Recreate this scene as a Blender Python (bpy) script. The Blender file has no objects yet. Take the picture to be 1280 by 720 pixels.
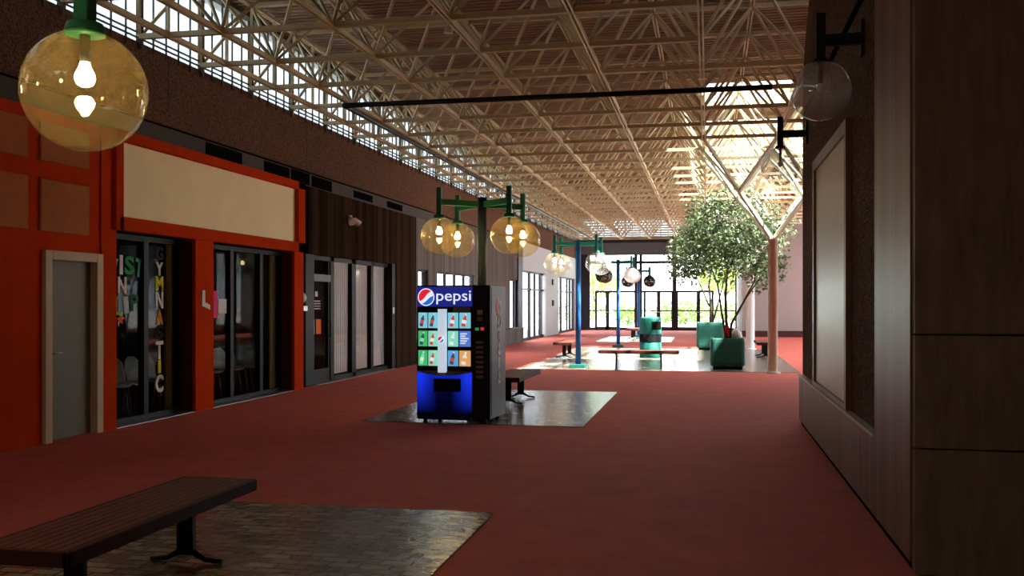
import bpy, math, random
from mathutils import Vector, Matrix
random.seed(7)
SC = bpy.context.scene
COL = SC.collection

# ------------------------------------------------------------------ camera, world, sun, exposure
F, UC, HORIZON, EYE = 1200.0, 885.0, 377.0, 1.62
TH = math.atan((UC - 640) / F)
cam_d = bpy.data.cameras.new('camera'); cam = bpy.data.objects.new('camera', cam_d); COL.objects.link(cam)
cam.location = (0, 0, EYE); cam.rotation_euler = (math.radians(90), 0, TH)
cam_d.sensor_width = 36; cam_d.lens = F / 1280 * 36; cam_d.shift_y = (HORIZON - 360) / 1280
cam_d.clip_start = 0.05; cam_d.clip_end = 500
SC.camera = cam

w = bpy.data.worlds.new('sky'); SC.world = w; w.use_nodes = True
bg = w.node_tree.nodes['Background']
bg.inputs[0].default_value = (0.86, 0.93, 1.0, 1); bg.inputs[1].default_value = 9.0

sun_d = bpy.data.lights.new('sun', 'SUN'); sun = bpy.data.objects.new('sun', sun_d); COL.objects.link(sun)
sun_d.energy = 58.0; sun_d.angle = 0.02; sun_d.color = (1, 0.95, 0.86)
sun.rotation_euler = Vector((-0.70, 0.25, -1)).to_track_quat('-Z', 'Y').to_euler()

SC.view_settings.view_transform = 'Standard'; SC.view_settings.look = 'None'
SC.view_settings.gamma = 1; SC.view_settings.use_curve_mapping = False
SC.view_settings.exposure = 0.0
cy = SC.cycles
cy.use_denoising = True; cy.max_bounces = 8; cy.diffuse_bounces = 4; cy.glossy_bounces = 3
cy.transparent_max_bounces = 24; cy.transmission_bounces = 4
cy.sample_clamp_indirect = 6.0; cy.caustics_reflective = False; cy.caustics_refractive = False

# ------------------------------------------------------------------ helpers
class MB:
    def __init__(s): s.v = []; s.f = []; s.m = []; s.s = []
    def add(s, vs, fs, mi=0, smooth=False):
        o = len(s.v); s.v += [tuple(v) for v in vs]
        for f in fs: s.f.append([o + i for i in f]); s.m.append(mi); s.s.append(smooth)
        return s
    def box(s, x0, x1, y0, y1, z0, z1, mi=0):
        vs = [(x, y, z) for x in (x0, x1) for y in (y0, y1) for z in (z0, z1)]
        return s.add(vs, [(0, 1, 3, 2), (4, 6, 7, 5), (0, 4, 5, 1), (2, 3, 7, 6), (0, 2, 6, 4), (1, 5, 7, 3)], mi)
    def bar(s, p, q, a, b=None, mi=0):                       # square bar from p to q
        b = b or a; p = Vector(p); q = Vector(q); d = (q - p).normalized()
        u = d.cross(Vector((0, 0, 1)))
        u = Vector((1, 0, 0)) if u.length < 1e-4 else u.normalized()
        v = u.cross(d).normalized(); vs = []
        for c in (p, q):
            for i, j in ((-1, -1), (1, -1), (1, 1), (-1, 1)): vs.append(c + u * (i * a / 2) + v * (j * b / 2))
        return s.add(vs, [(3, 2, 1, 0), (4, 5, 6, 7), (0, 1, 5, 4), (1, 2, 6, 5), (2, 3, 7, 6), (3, 0, 4, 7)], mi)
    def tube(s, pts, r, n=10, mi=0, caps=True):
        pts = [Vector(p) for p in pts]; rs = r if isinstance(r, (list, tuple)) else [r] * len(pts)
        vs = []; fs = []; u = None
        for i, p in enumerate(pts):
            d = (pts[min(i + 1, len(pts) - 1)] - pts[max(i - 1, 0)]).normalized()
            if u is None: u = d.orthogonal().normalized()
            else: u = (u - d * u.dot(d)).normalized()
            v = d.cross(u)
            for k in range(n):
                a = 2 * math.pi * k / n; vs.append(p + (u * math.cos(a) + v * math.sin(a)) * rs[i])
        for i in range(len(pts) - 1):
            for k in range(n):
                k2 = (k + 1) % n; fs.append((i * n + k, i * n + k2, (i + 1) * n + k2, (i + 1) * n + k))
        s.add(vs, fs, mi, True)
        if caps:
            o = len(s.v) - len(vs)
            s.f += [[o + k for k in reversed(range(n))], [o + (len(pts) - 1) * n + k for k in range(n)]]
            s.m += [mi, mi]; s.s += [False, False]
        return s
    def lathe(s, prof, c=(0, 0, 0), n=32, mi=0):             # prof: list of (r, z), spun about z
        vs = []; fs = []
        for r, z in prof:
            for k in range(n):
                a = 2 * math.pi * k / n; vs.append((c[0] + r * math.cos(a), c[1] + r * math.sin(a), c[2] + z))
        for i in range(len(prof) - 1):
            for k in range(n):
                k2 = (k + 1) % n; fs.append((i * n + k, i * n + k2, (i + 1) * n + k2, (i + 1) * n + k))
        return s.add(vs, fs, mi, True)
    def sphere(s, c, r, n=32, m=18, a0=0.0, mi=0):
        return s.lathe([(max(1e-4, r * math.sin(a0 + (math.pi - a0) * i / m)), r * math.cos(a0 + (math.pi - a0) * i / m)) for i in range(m + 1)], c, n, mi)
    def prism(s, poly, axis, t0, t1, mi=0):                  # poly in the two other axes
        def P(a, b, t): return {'x': (t, a, b), 'y': (a, t, b), 'z': (a, b, t)}[axis]
        n = len(poly); vs = [P(a, b, t0) for a, b in poly] + [P(a, b, t1) for a, b in poly]
        return s.add(vs, [list(range(n))[::-1], list(range(n, 2 * n))] + [(i, (i + 1) % n, n + (i + 1) % n, n + i) for i in range(n)], mi)
    def mesh(s, me, M, mi=0):
        return s.add([M @ v.co for v in me.vertices], [list(p.vertices) for p in me.polygons], mi)
    def build(s, name, mats, parent=None, loc=None, bevel=0, seg=2, rz=0):
        me = bpy.data.meshes.new(name); me.from_pydata(s.v, [], s.f)
        mats = mats if isinstance(mats, (list, tuple)) else [mats]
        for m in mats: me.materials.append(m)
        for p, mi, sm in zip(me.polygons, s.m, s.s): p.material_index = mi; p.use_smooth = sm
        me.update()
        import bmesh
        b = bmesh.new(); b.from_mesh(me); bmesh.ops.recalc_face_normals(b, faces=b.faces); b.to_mesh(me); b.free()
        o = bpy.data.objects.new(name, me); COL.objects.link(o)
        if parent: o.parent = parent
        if loc: o.location = loc
        if rz: o.rotation_euler = (0, 0, rz)
        if bevel:
            md = o.modifiers.new('edge', 'BEVEL'); md.width = bevel; md.segments = seg; md.limit_method = 'ANGLE'; md.angle_limit = math.radians(40)
        return o

def tag(o, label, cat, group=None, kind=None):
    o['label'] = label; o['category'] = cat
    if group: o['group'] = group
    if kind: o['kind'] = kind
    return o
def struct(o): o['kind'] = 'structure'; return o
def empty(name, loc=(0, 0, 0), rz=0):
    o = bpy.data.objects.new(name, None); COL.objects.link(o); o.location = loc; o.rotation_euler = (0, 0, rz); o.empty_display_size = .1
    return o
def copy_tree(o, parent=None):
    c = o.copy(); COL.objects.link(c); c.parent = parent
    for ch in list(o.children): copy_tree(ch, c)
    return c
def text_mesh(body, bold=0.0):
    cu = bpy.data.curves.new('lettering', 'FONT'); cu.body = body; cu.size = 1; cu.offset = bold; cu.extrude = 0.004; cu.resolution_u = 4
    ob = bpy.data.objects.new('lettering', cu); COL.objects.link(ob); bpy.context.view_layer.update()
    me = bpy.data.meshes.new_from_object(ob); bpy.data.objects.remove(ob); bpy.data.curves.remove(cu)
    xs = [v.co.x for v in me.vertices]; ys = [v.co.y for v in me.vertices]
    return me, min(xs), max(xs), min(ys), max(ys)
def fit_text(mb, body, o, ux, uy, w_, h_, bold=0.0, depth=.004, mi=0):
    """lettering fitted to a w_ x h_ box whose lower left corner is o, running along ux, upright along uy"""
    me, a, b, c, d = text_mesh(body, bold); ux = Vector(ux).normalized(); uy = Vector(uy).normalized(); n = ux.cross(uy)
    sx = w_ / (b - a); sy = h_ / (d - c); o = Vector(o)
    M = Matrix(((ux.x * sx, uy.x * sy, n.x * depth / .004, 0), (ux.y * sx, uy.y * sy, n.y * depth / .004, 0), (ux.z * sx, uy.z * sy, n.z * depth / .004, 0), (0, 0, 0, 1)))
    M = Matrix.Translation(o - ux * a * sx - uy * c * sy) @ M
    mb.mesh(me, M, mi); bpy.data.meshes.remove(me)

# ------------------------------------------------------------------ materials
def mat(name, col, rough=.6, metal=0, spec=.15, emit=None, es=0, var=0, vscale=6, bump=0, bscale=60, stretch=(1, 1, 1), coat=0):
    m = bpy.data.materials.new(name); m.use_nodes = True; nt = m.node_tree; b = nt.nodes['Principled BSDF']
    b.inputs['Base Color'].default_value = (*col, 1); b.inputs['Roughness'].default_value = rough; b.inputs['Metallic'].default_value = metal
    b.inputs['Specular IOR Level'].default_value = spec; b.inputs['Coat Weight'].default_value = coat
    if emit: b.inputs['Emission Color'].default_value = (*emit, 1); b.inputs['Emission Strength'].default_value = es
    if var or bump:
        tc = nt.nodes.new('ShaderNodeTexCoord'); mp = nt.nodes.new('ShaderNodeMapping'); mp.inputs['Scale'].default_value = stretch
        nt.links.new(tc.outputs['Object'], mp.inputs['Vector'])
    if var:
        n = nt.nodes.new('ShaderNodeTexNoise'); n.inputs['Scale'].default_value = vscale; n.inputs['Detail'].default_value = 6; n.inputs['Roughness'].default_value = .65
        nt.links.new(mp.outputs[0], n.inputs['Vector'])
        r = nt.nodes.new('ShaderNodeValToRGB'); r.color_ramp.elements[0].position = .3; r.color_ramp.elements[1].position = .7
        r.color_ramp.elements[0].color = (*[c * (1 - var) for c in col], 1); r.color_ramp.elements[1].color = (*[min(1, c * (1 + var)) for c in col], 1)
        nt.links.new(n.outputs['Fac'], r.inputs[0]); nt.links.new(r.outputs[0], b.inputs['Base Color'])
    if bump:
        n2 = nt.nodes.new('ShaderNodeTexNoise'); n2.inputs['Scale'].default_value = bscale; n2.inputs['Detail'].default_value = 4
        nt.links.new(mp.outputs[0], n2.inputs['Vector'])
        bp = nt.nodes.new('ShaderNodeBump'); bp.inputs['Strength'].default_value = bump; bp.inputs['Distance'].default_value = .02
        nt.links.new(n2.outputs['Fac'], bp.inputs['Height']); nt.links.new(bp.outputs[0], b.inputs['Normal'])
    return m
def glass(name, tint=(1, 1, 1), refl=.08, rough=.0, haze=0.0, haze_col=(1, 1, 1), edge=.55):
    m = bpy.data.materials.new(name); m.use_nodes = True; nt = m.node_tree; nt.nodes.clear()
    out = nt.nodes.new('ShaderNodeOutputMaterial'); t = nt.nodes.new('ShaderNodeBsdfTransparent'); t.inputs[0].default_value = (*tint, 1)
    g = nt.nodes.new('ShaderNodeBsdfGlossy'); g.inputs['Roughness'].default_value = rough
    mx = nt.nodes.new('ShaderNodeMixShader'); lw = nt.nodes.new('ShaderNodeLayerWeight'); lw.inputs['Blend'].default_value = .5
    pw = nt.nodes.new('ShaderNodeMath'); pw.operation = 'POWER'; pw.inputs[1].default_value = 4.5; nt.links.new(lw.outputs['Facing'], pw.inputs[0])
    ma = nt.nodes.new('ShaderNodeMath'); ma.operation = 'MULTIPLY_ADD'; ma.inputs[1].default_value = edge; ma.inputs[2].default_value = refl; ma.use_clamp = True
    nt.links.new(pw.outputs[0], ma.inputs[0]); nt.links.new(ma.outputs[0], mx.inputs[0]); src = t
    if haze:
        tr = nt.nodes.new('ShaderNodeBsdfTranslucent'); tr.inputs[0].default_value = (*haze_col, 1)
        df = nt.nodes.new('ShaderNodeBsdfDiffuse'); df.inputs[0].default_value = (*haze_col, 1)
        m3 = nt.nodes.new('ShaderNodeMixShader'); m3.inputs[0].default_value = .5; nt.links.new(tr.outputs[0], m3.inputs[1]); nt.links.new(df.outputs[0], m3.inputs[2])
        m2 = nt.nodes.new('ShaderNodeMixShader'); m2.inputs[0].default_value = haze
        nt.links.new(t.outputs[0], m2.inputs[1]); nt.links.new(m3.outputs[0], m2.inputs[2]); src = m2
    nt.links.new(src.outputs[0], mx.inputs[1]); nt.links.new(g.outputs[0], mx.inputs[2]); nt.links.new(mx.outputs[0], out.inputs[0])
    return m
def boards(name, c1, c2, width, axis='y', spec=.0, rough=.6, gap=.06, groove=(.01, .006, .004)):
    """vertical timber boards: per-board tone, grain streaks along z and dark joints"""
    m = bpy.data.materials.new(name); m.use_nodes = True; nt = m.node_tree; b = nt.nodes['Principled BSDF']; b.inputs['Roughness'].default_value = rough; b.inputs['Specular IOR Level'].default_value = spec
    L = nt.links; N = nt.nodes.new
    tc = N('ShaderNodeTexCoord'); sp = N('ShaderNodeSeparateXYZ'); L.new(tc.outputs['Object'], sp.inputs[0])
    dv = N('ShaderNodeMath'); dv.operation = 'DIVIDE'; dv.inputs[1].default_value = width; L.new(sp.outputs['XYZ'.index(axis.upper())], dv.inputs[0])
    fl = N('ShaderNodeMath'); fl.operation = 'FLOOR'; L.new(dv.outputs[0], fl.inputs[0])
    fr = N('ShaderNodeMath'); fr.operation = 'FRACT'; L.new(dv.outputs[0], fr.inputs[0])
    wn = N('ShaderNodeTexWhiteNoise'); wn.noise_dimensions = '1D'; L.new(fl.outputs[0], wn.inputs['W'])
    mp = N('ShaderNodeMapping'); mp.inputs['Scale'].default_value = (26, 26, 1.2); L.new(tc.outputs['Object'], mp.inputs[0])
    no = N('ShaderNodeTexNoise'); no.inputs['Scale'].default_value = 1; no.inputs['Detail'].default_value = 5; L.new(mp.outputs[0], no.inputs['Vector'])
    av = N('ShaderNodeMath'); av.operation = 'MULTIPLY_ADD'; av.inputs[1].default_value = .55; L.new(wn.outputs['Value'], av.inputs[0])
    hf = N('ShaderNodeMath'); hf.operation = 'MULTIPLY'; hf.inputs[1].default_value = .5; L.new(no.outputs['Fac'], hf.inputs[0]); L.new(hf.outputs[0], av.inputs[2])
    r = N('ShaderNodeValToRGB'); r.color_ramp.elements[0].color = (*c1, 1); r.color_ramp.elements[1].color = (*c2, 1); r.color_ramp.elements[0].position = .15; r.color_ramp.elements[1].position = .8
    L.new(av.outputs[0], r.inputs[0])
    lt = N('ShaderNodeMath'); lt.operation = 'LESS_THAN'; lt.inputs[1].default_value = gap; L.new(fr.outputs[0], lt.inputs[0])
    mx = N('ShaderNodeMix'); mx.data_type = 'RGBA'; L.new(lt.outputs[0], mx.inputs[0]); L.new(r.outputs[0], mx.inputs[6]); mx.inputs[7].default_value = (*groove, 1)
    L.new(mx.outputs[2], b.inputs['Base Color'])
    bp = N('ShaderNodeBump'); bp.inputs['Strength'].default_value = .5; bp.inputs['Distance'].default_value = .01; bp.invert = True
    L.new(lt.outputs[0], bp.inputs['Height']); L.new(bp.outputs[0], b.inputs['Normal'])
    return m
def aggregate(name, ca, cb, scale=55):
    m = bpy.data.materials.new(name); m.use_nodes = True; nt = m.node_tree; b = nt.nodes['Principled BSDF']; b.inputs['Roughness'].default_value = .9; b.inputs['Specular IOR Level'].default_value = .05; L = nt.links; N = nt.nodes.new
    tc = N('ShaderNodeTexCoord'); vo = N('ShaderNodeTexVoronoi'); vo.inputs['Scale'].default_value = scale; L.new(tc.outputs['Object'], vo.inputs['Vector'])
    sp = N('ShaderNodeSeparateColor'); L.new(vo.outputs['Color'], sp.inputs[0])
    r = N('ShaderNodeValToRGB'); r.color_ramp.elements[0].color = (*ca, 1); r.color_ramp.elements[1].color = (*cb, 1); L.new(sp.outputs[0], r.inputs[0]); L.new(r.outputs[0], b.inputs['Base Color'])
    bp = N('ShaderNodeBump'); bp.inputs['Strength'].default_value = .8; bp.inputs['Distance'].default_value = .015; bp.invert = True; L.new(vo.outputs['Distance'], bp.inputs['Height']); L.new(bp.outputs[0], b.inputs['Normal'])
    return m
def pavers(name):
    m = bpy.data.materials.new(name); m.use_nodes = True; nt = m.node_tree; b = nt.nodes['Principled BSDF']; L = nt.links; N = nt.nodes.new
    tc = N('ShaderNodeTexCoord'); br = N('ShaderNodeTexBrick'); br.inputs['Scale'].default_value = 1; br.inputs['Brick Width'].default_value = .2; br.inputs['Row Height'].default_value = .1
    br.inputs['Mortar Size'].default_value = .010; br.inputs['Color1'].default_value = (.13, .108, .082, 1); br.inputs['Color2'].default_value = (.27, .23, .18, 1); br.inputs['Mortar'].default_value = (.04, .034, .028, 1)
    L.new(tc.outputs['Object'], br.inputs['Vector'])
    no = N('ShaderNodeTexNoise'); no.inputs['Scale'].default_value = 9; no.inputs['Detail'].default_value = 3; L.new(tc.outputs['Object'], no.inputs['Vector'])
    L.new(br.outputs['Color'], b.inputs['Base Color']); b.inputs['Specular IOR Level'].default_value = .7
    rr = N('ShaderNodeMapRange'); rr.inputs['To Min'].default_value = .12; rr.inputs['To Max'].default_value = .30; L.new(no.outputs['Fac'], rr.inputs['Value']); L.new(rr.outputs[0], b.inputs['Roughness'])
    b1 = N('ShaderNodeBump'); b1.inputs['Strength'].default_value = 1.0; b1.inputs['Distance'].default_value = .02; b1.invert = True; L.new(br.outputs['Fac'], b1.inputs['Height'])
    b2 = N('ShaderNodeBump'); b2.inputs['Strength'].default_value = .35; b2.inputs['Distance'].default_value = .03; L.new(no.outputs['Fac'], b2.inputs['Height']); L.new(b1.outputs[0], b2.inputs['Normal']); L.new(b2.outputs[0], b.inputs['Normal'])
    return m

M = {}
M['carpet'] = mat('carpet', (.58, .122, .088), .8, spec=.2, var=.12, vscale=2.5, bump=.5, bscale=220)
M['pavers'] = pavers('pavers')
M['deck'] = mat('roof deck', (.30, .20, .135), .6, var=.2, vscale=2)
M['truss'] = mat('truss cream paint', (.56, .475, .28), .45, spec=.3, var=.12, vscale=3)
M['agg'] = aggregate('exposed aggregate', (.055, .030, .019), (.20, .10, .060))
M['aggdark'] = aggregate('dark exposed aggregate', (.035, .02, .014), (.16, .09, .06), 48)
M['wood_dark'] = boards('dark stained boards', (.014, .009, .006), (.050, .031, .021), .11)
M['wood_grey'] = boards('weathered grey boards', (.095, .085, .078), (.17, .155, .145), .14, gap=.04, groove=(.06, .05, .045))
M['wood_right'] = boards('reddish brown boards', (.09, .038, .023), (.21, .102, .066), .115, rough=.42, spec=.3)
M['wood_face'] = mat('dark panel face', (.15, .105, .068), .6, var=.3, vscale=3, stretch=(4, 4, .6))
M['red'] = mat('red storefront paint', (.52, .046, .012), .6, spec=0, var=.12, vscale=2)
M['orange'] = mat('orange brown panel paint', (.42, .125, .03), .6, spec=.06, var=.1)
M['reddark'] = mat('maroon reveal face', (.07, .016, .012), .5)  # darker red for the inner sides of the posts
M['cream'] = mat('cream sign face', (.90, .76, .43), .55, var=.06, vscale=1.2)
M['tan'] = mat('tan door frame paint', (.55, .42, .26), .5)
M['olive'] = mat('olive grey door', (.16, .15, .11), .5)
M['greyband'] = mat('grey transom band', (.085, .078, .07), .7, spec=.03, var=.1)
M['black'] = mat('black anodised metal', (.010, .010, .011), .5, spec=.12)
M['matte_black'] = mat('matte black', (.006, .006, .006), .9, spec=0)
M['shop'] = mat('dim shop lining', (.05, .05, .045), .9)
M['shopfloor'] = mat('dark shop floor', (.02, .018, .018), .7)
M['white'] = mat('white paint', (.75, .74, .72), .5)
M['offwhite'] = mat('off white wall', (.42, .43, .44), .6, var=.04)
M['lilac'] = mat('pale pinkish wall', (.26, .245, .235), .7, var=.04)
M['dkbase'] = mat('dark red baseboard', (.06, .02, .02), .6)
M['column'] = mat('cream column paint', (.67, .68, .54), .5, var=.05)
M['whitecol'] = mat('white column paint', (.78, .78, .78), .5)
M['greyend'] = mat('grey end bulkhead', (.13, .14, .165), .6)
M['mull'] = mat('dark bronze mullion', (.028, .028, .034), .5, spec=.1)
M['conc'] = mat('bright concrete paving', (.60, .58, .55), .9, var=.1)
M['glass'] = glass('clear window glass', (.97, .98, .98), .04, edge=.25)
M['glassdark'] = glass('shopfront glass', (.75, .76, .75), .007, edge=.04)
M['clerestory'] = glass('milky clerestory panel', (.40, .43, .45), .04, .1, .25, (.85, .9, .92))
M['skylight'] = glass('rooflight glass', (.95, .95, .95), .05)
M['amber'] = glass('globe tinted for lamp glow', (.975, .92, .76), .06, 0, .04, (1, .78, .38))  # clear globe; the bulb's amber glow is put into its tint
M['clearglobe'] = glass('clear globe', (.93, .94, .94), .09, 0, .12, (.9, .9, .9))
M['greyglobe'] = glass('hazy clear globe', (.9, .9, .9), .12, 0, .27, (.92, .91, .87))  # clear globe with a pale haze mixed in
M['frost'] = glass('frosted white globe', (.4, .4, .4), .06, .2, .75, (.85, .84, .82))
M['darkglobe'] = glass('dark tinted globe', (.12, .11, .10), .06, 0, .1, (.1, .1, .1))  # globe shell with a very dark tint
M['bulb'] = mat('lit bulb', (1, .9, .6), .4, emit=(1, .72, .32), es=150)
M['bulboff'] = mat('unlit bulb', (.8, .8, .78), .3)
M['blue_shaded'] = mat('shaded pole paint', (.026, .040, .048), .5)  # blue pole paint darkened to stand in for shade
M['green'] = mat('shaded arm paint', (.02, .14, .07), .45)  # teal arm paint with the shade put into its colour
M['blue'] = mat('blue pole paint', (.02, .11, .36), .4)
M['teal'] = mat('teal arm paint', (.02, .33, .25), .45)
M['tealdark'] = mat('dark teal base paint', (.015, .12, .10), .5)
M['slat'] = mat('bench slat wood', (.125, .040, .027), .5, spec=.12, var=.35, vscale=5, stretch=(6, .8, 6))
M['benchframe'] = mat('dark bench frame wood', (.045, .016, .012), .5, spec=.08)
M['binteal'] = mat('teal bin fibreglass', (.011, .12, .095), .6, var=.08)
M['planter'] = mat('green planter fibreglass', (.026, .115, .092), .5, var=.12)
M['soil'] = mat('planter soil', (.05, .035, .025), .95, bump=.6, bscale=40)
M['bark'] = mat('grey brown bark', (.09, .07, .055), .9, var=.3, vscale=20)
def leafmat(name, a, b_):
    m = mat(name, a, .45); nt = m.node_tree; b = nt.nodes['Principled BSDF']
    g = nt.nodes.new('ShaderNodeNewGeometry'); r = nt.nodes.new('ShaderNodeValToRGB'); r.color_ramp.elements[0].color = (*a, 1); r.color_ramp.elements[1].color = (*b_, 1)
    nt.links.new(g.outputs['Random Per Island'], r.inputs[0]); nt.links.new(r.outputs[0], b.inputs['Base Color'])
    t = nt.nodes.new('ShaderNodeBsdfTranslucent'); nt.links.new(r.outputs[0], t.inputs[0]); mx = nt.nodes.new('ShaderNodeMixShader'); mx.inputs[0].default_value = .35
    nt.links.new(b.outputs[0], mx.inputs[1]); nt.links.new(t.outputs[0], mx.inputs[2]); nt.links.new(mx.outputs[0], nt.nodes['Material Output'].inputs[0]); return m
M['leaf'] = leafmat('ficus leaf', (.06, .11, .05), (.24, .30, .17))
M['leafout'] = leafmat('sunny leaf', (.16, .30, .05), (.42, .52, .13))
M['hedge'] = leafmat('hedge leaf', (.10, .22, .05), (.25, .42, .10))
M['blind'] = mat('pale vertical blind', (.88, .89, .90), .7)
M['chair'] = mat('grey moulded plastic', (.50, .53, .56), .5)
M['steel'] = mat('brushed steel', (.5, .5, .5), .3, 1)
M['pink'] = mat('hot pink paper', (.80, .04, .25), .7)
M['paper'] = mat('white paper', (.72, .72, .70), .8)
M['paleblue'] = mat('pale blue paper', (.50, .62, .66), .8)
M['orangep'] = mat('orange paper', (.85, .16, .03), .7)
M['lt_teal'] = mat('teal paper', (.10, .42, .36), .8); M['lt_green'] = mat('green paper', (.03, .36, .14), .8); M['lt_lime'] = mat('lime paper', (.25, .50, .06), .8)
M['lt_blue'] = mat('sky blue paper', (.18, .45, .62), .8); M['lt_yellow'] = mat('yellow paper', (.72, .66, .03), .8); M['lt_amber'] = mat('amber paper', (.78, .34, .02), .8)
M['lt_dk'] = mat('dark green paper', (.02, .12, .06), .8); M['lt_navy'] = mat('navy paper', (.02, .03, .07), .8); M['lt_black'] = mat('black paper', (.01, .01, .01), .8)
M['bag'] = mat('off white cloth', (.7, .66, .6), .9)
M['redband'] = mat('red cloth', (.4, .02, .015), .9)
# vending machine
M['vm_body'] = mat('black vending cabinet', (.008, .008, .010), .4, spec=.15)
M['vm_side'] = mat('dark graphite side panel', (.022, .023, .026), .45, spec=.15)
M['vm_hdr'] = mat('backlit navy header', (.01, .012, .12), .3, emit=(.012, .018, .20), es=1.0)
M['vm_white'] = mat('backlit white', (.9, .9, .9), .3, emit=(.80, .86, 1.0), es=.95)
M['vm_red'] = mat('backlit red', (.7, .02, .03), .3, emit=(.75, .02, .04), es=.9)
M['vm_blue'] = mat('backlit blue', (.02, .12, .5), .3, emit=(.02, .16, .62), es=.9)
M['vm_tube'] = mat('backlit white column', (.8, .85, .9), .25, emit=(.62, .74, .86), es=.75)
M['vm_grey'] = mat('grey price plate', (.16, .15, .16), .4)
M['vm_silver'] = mat('silver lettering', (.92, .93, .95), .6)
M['vm_sred'] = mat('red side emblem', (.65, .035, .06), .5)
M['vm_btn'] = mat('button amber', (.25, .2, .15), .4)
for k, c in dict(cyan=(.22, .62, .74), blue=(.10, .20, .70), green=(.06, .50, .14), mint=(.25, .72, .55), dark=(.05, .07, .12), red=(.6, .08, .06), white=(.8, .85, .85), orange=(.80, .40, .12), sky=(.12, .40, .72)).items():
    M['p_' + k] = mat('backlit ' + k, c, .4, emit=c, es=.85)
m = mat('backlit royal blue lower panel', (.005, .008, .12), .3); nt = m.node_tree; b = nt.nodes['Principled BSDF']
tc = nt.nodes.new('ShaderNodeTexCoord'); sp = nt.nodes.new('ShaderNodeSeparateXYZ'); nt.links.new(tc.outputs['Object'], sp.inputs[0])
def mth(op, a, b_=None, cl=False):
    n = nt.nodes.new('ShaderNodeMath'); n.operation = op; n.use_clamp = cl
    for i, q in enumerate((a, b_)):
        if q is None: continue
        if isinstance(q, (int, float)): n.inputs[i].default_value = q
        else: nt.links.new(q, n.inputs[i])
    return n.outputs[0]
# uneven backlight painted into the emission: blue sides, dark middle, black foot
ax = mth('ABSOLUTE', mth('ADD', sp.outputs[0], .115)); side = mth('MULTIPLY', mth('SUBTRACT', ax, .10), 4.5, True); up = mth('MULTIPLY', mth('SUBTRACT', sp.outputs[2], .12), 2.2, True)
lo = mth('MULTIPLY', mth('SUBTRACT', sp.outputs[2], .46), 6.0, True)
val = mth('MULTIPLY', mth('MAXIMUM', mth('ADD', side, .04), mth('MULTIPLY', lo, .55)), up)
b.inputs['Emission Color'].default_value = (.008, .035, .78, 1); nt.links.new(val, b.inputs['Emission Strength']); M['vm_low'] = m

# ------------------------------------------------------------------ SETTING
struct(MB().box(-7.9, 8.2, -14.2, 54.5, -.2, 0).build('floor', M['carpet']))
for i, (x0, x1, y0, y1) in enumerate([(-4.58, -1.60, 2.3, 7.15), (-4.58, -1.58, 12.3, 17.15), (-4.38, 2.05, 22.65, 33.3), (-4.45, -1.45, 38.6, 44.2)]):
    struct(MB().box(0, x1 - x0, 0, y1 - y0, 0, .008).build('floor', M['pavers'], loc=(x0, y0, .001)))
struct(MB().box(-60, 70, 54.5, 140, -.2, -.02).build('floor', M['conc'])); struct(MB().box(-60, 70, -50, -14.2, -.2, -.02).build('floor', M['conc']))
struct(MB().box(-60, -11.5, -3, 54.5, -.2, -.02).build('floor', M['conc']))
struct(MB().box(-11.5, -7.9, 23.9, 54.5, -.2, -.02).build('floor', M['conc']))

# roof deck: ribs run across the mall, with rooflight openings on the right
DZ = 6.3
OPEN = [(-.1, 4.3, 21.0, 23.6), (-.1, 4.3, 25.1, 33.2)]
OPEN_ADDED = [(.5, 3.0, 37.0, 42.4), (-6, -2, -9, -5)]  # hidden rooflights, added to bring in sun and daylight
dk = MB()
pitch = .157; ny = int((54.6 + 2.2) / pitch)
def deck_strip(x0, x1, y0, y1):
    vs = []; y = y0; n = max(1, round((y1 - y0) / pitch)); p = (y1 - y0) / n
    for k in range(n):
        b0 = y0 + k * p
        for dy, z in ((0, 0), (.42 * p, 0), (.5 * p, .045), (.92 * p, .045)): vs += [(x0, b0 + dy, DZ + z), (x1, b0 + dy, DZ + z)]
    vs += [(x0, y1, DZ), (x1, y1, DZ)]
    dk.add(vs, [(2 * i, 2 * i + 1, 2 * i + 3, 2 * i + 2) for i in range(len(vs) // 2 - 1)])
    dk.add([(x0, y0, DZ + .06), (x1, y0, DZ + .06), (x1, y1, DZ + .06), (x0, y1, DZ + .06)], [(0, 1, 2, 3)])
deck_strip(-7.6, 8.2, -14.2, -9); deck_strip(-7.6, -6, -9, -5); deck_strip(-2, 8.2, -9, -5); deck_strip(-7.6, 8.2, -5, -2.2)
deck_strip(-7.6, -5.0, -2.2, 54.6); deck_strip(-5.0, -3.2, -2.2, 54.6); deck_strip(-3.2, -.1, -2.2, 54.6); deck_strip(4.3, 8.2, -2.2, 54.6)
deck_strip(-.1, 4.3, -2.2, 21.0); deck_strip(-.1, 4.3, 23.6, 25.1); deck_strip(-.1, 4.3, 33.2, 37.0); deck_strip(-.1, .5, 37.0, 42.4); deck_strip(3.0, 4.3, 37.0, 42.4); deck_strip(-.1, 4.3, 42.4, 54.6)
struct(dk.build('ceiling', M['deck']))
for i, (x0, x1, y0, y1) in enumerate(OPEN + OPEN_ADDED):
    f = MB()
    for k in range(int((y1 - y0) / 1.2) + 1): f.box(x0, x1, y0 + k * 1.2, y0 + k * 1.2 + .06, DZ, DZ + .1)
    f.box(x0 - .05, x0, y0, y1, DZ, DZ + .12).box(x1, x1 + .05, y0, y1, DZ, DZ + .12)
    fo = struct(f.build('window_%d' % (20 + i), M['truss'])); MB().box(x0, x1, y0, y1, DZ + .10, DZ + .11).build('pane', M['skylight'], fo)

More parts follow.
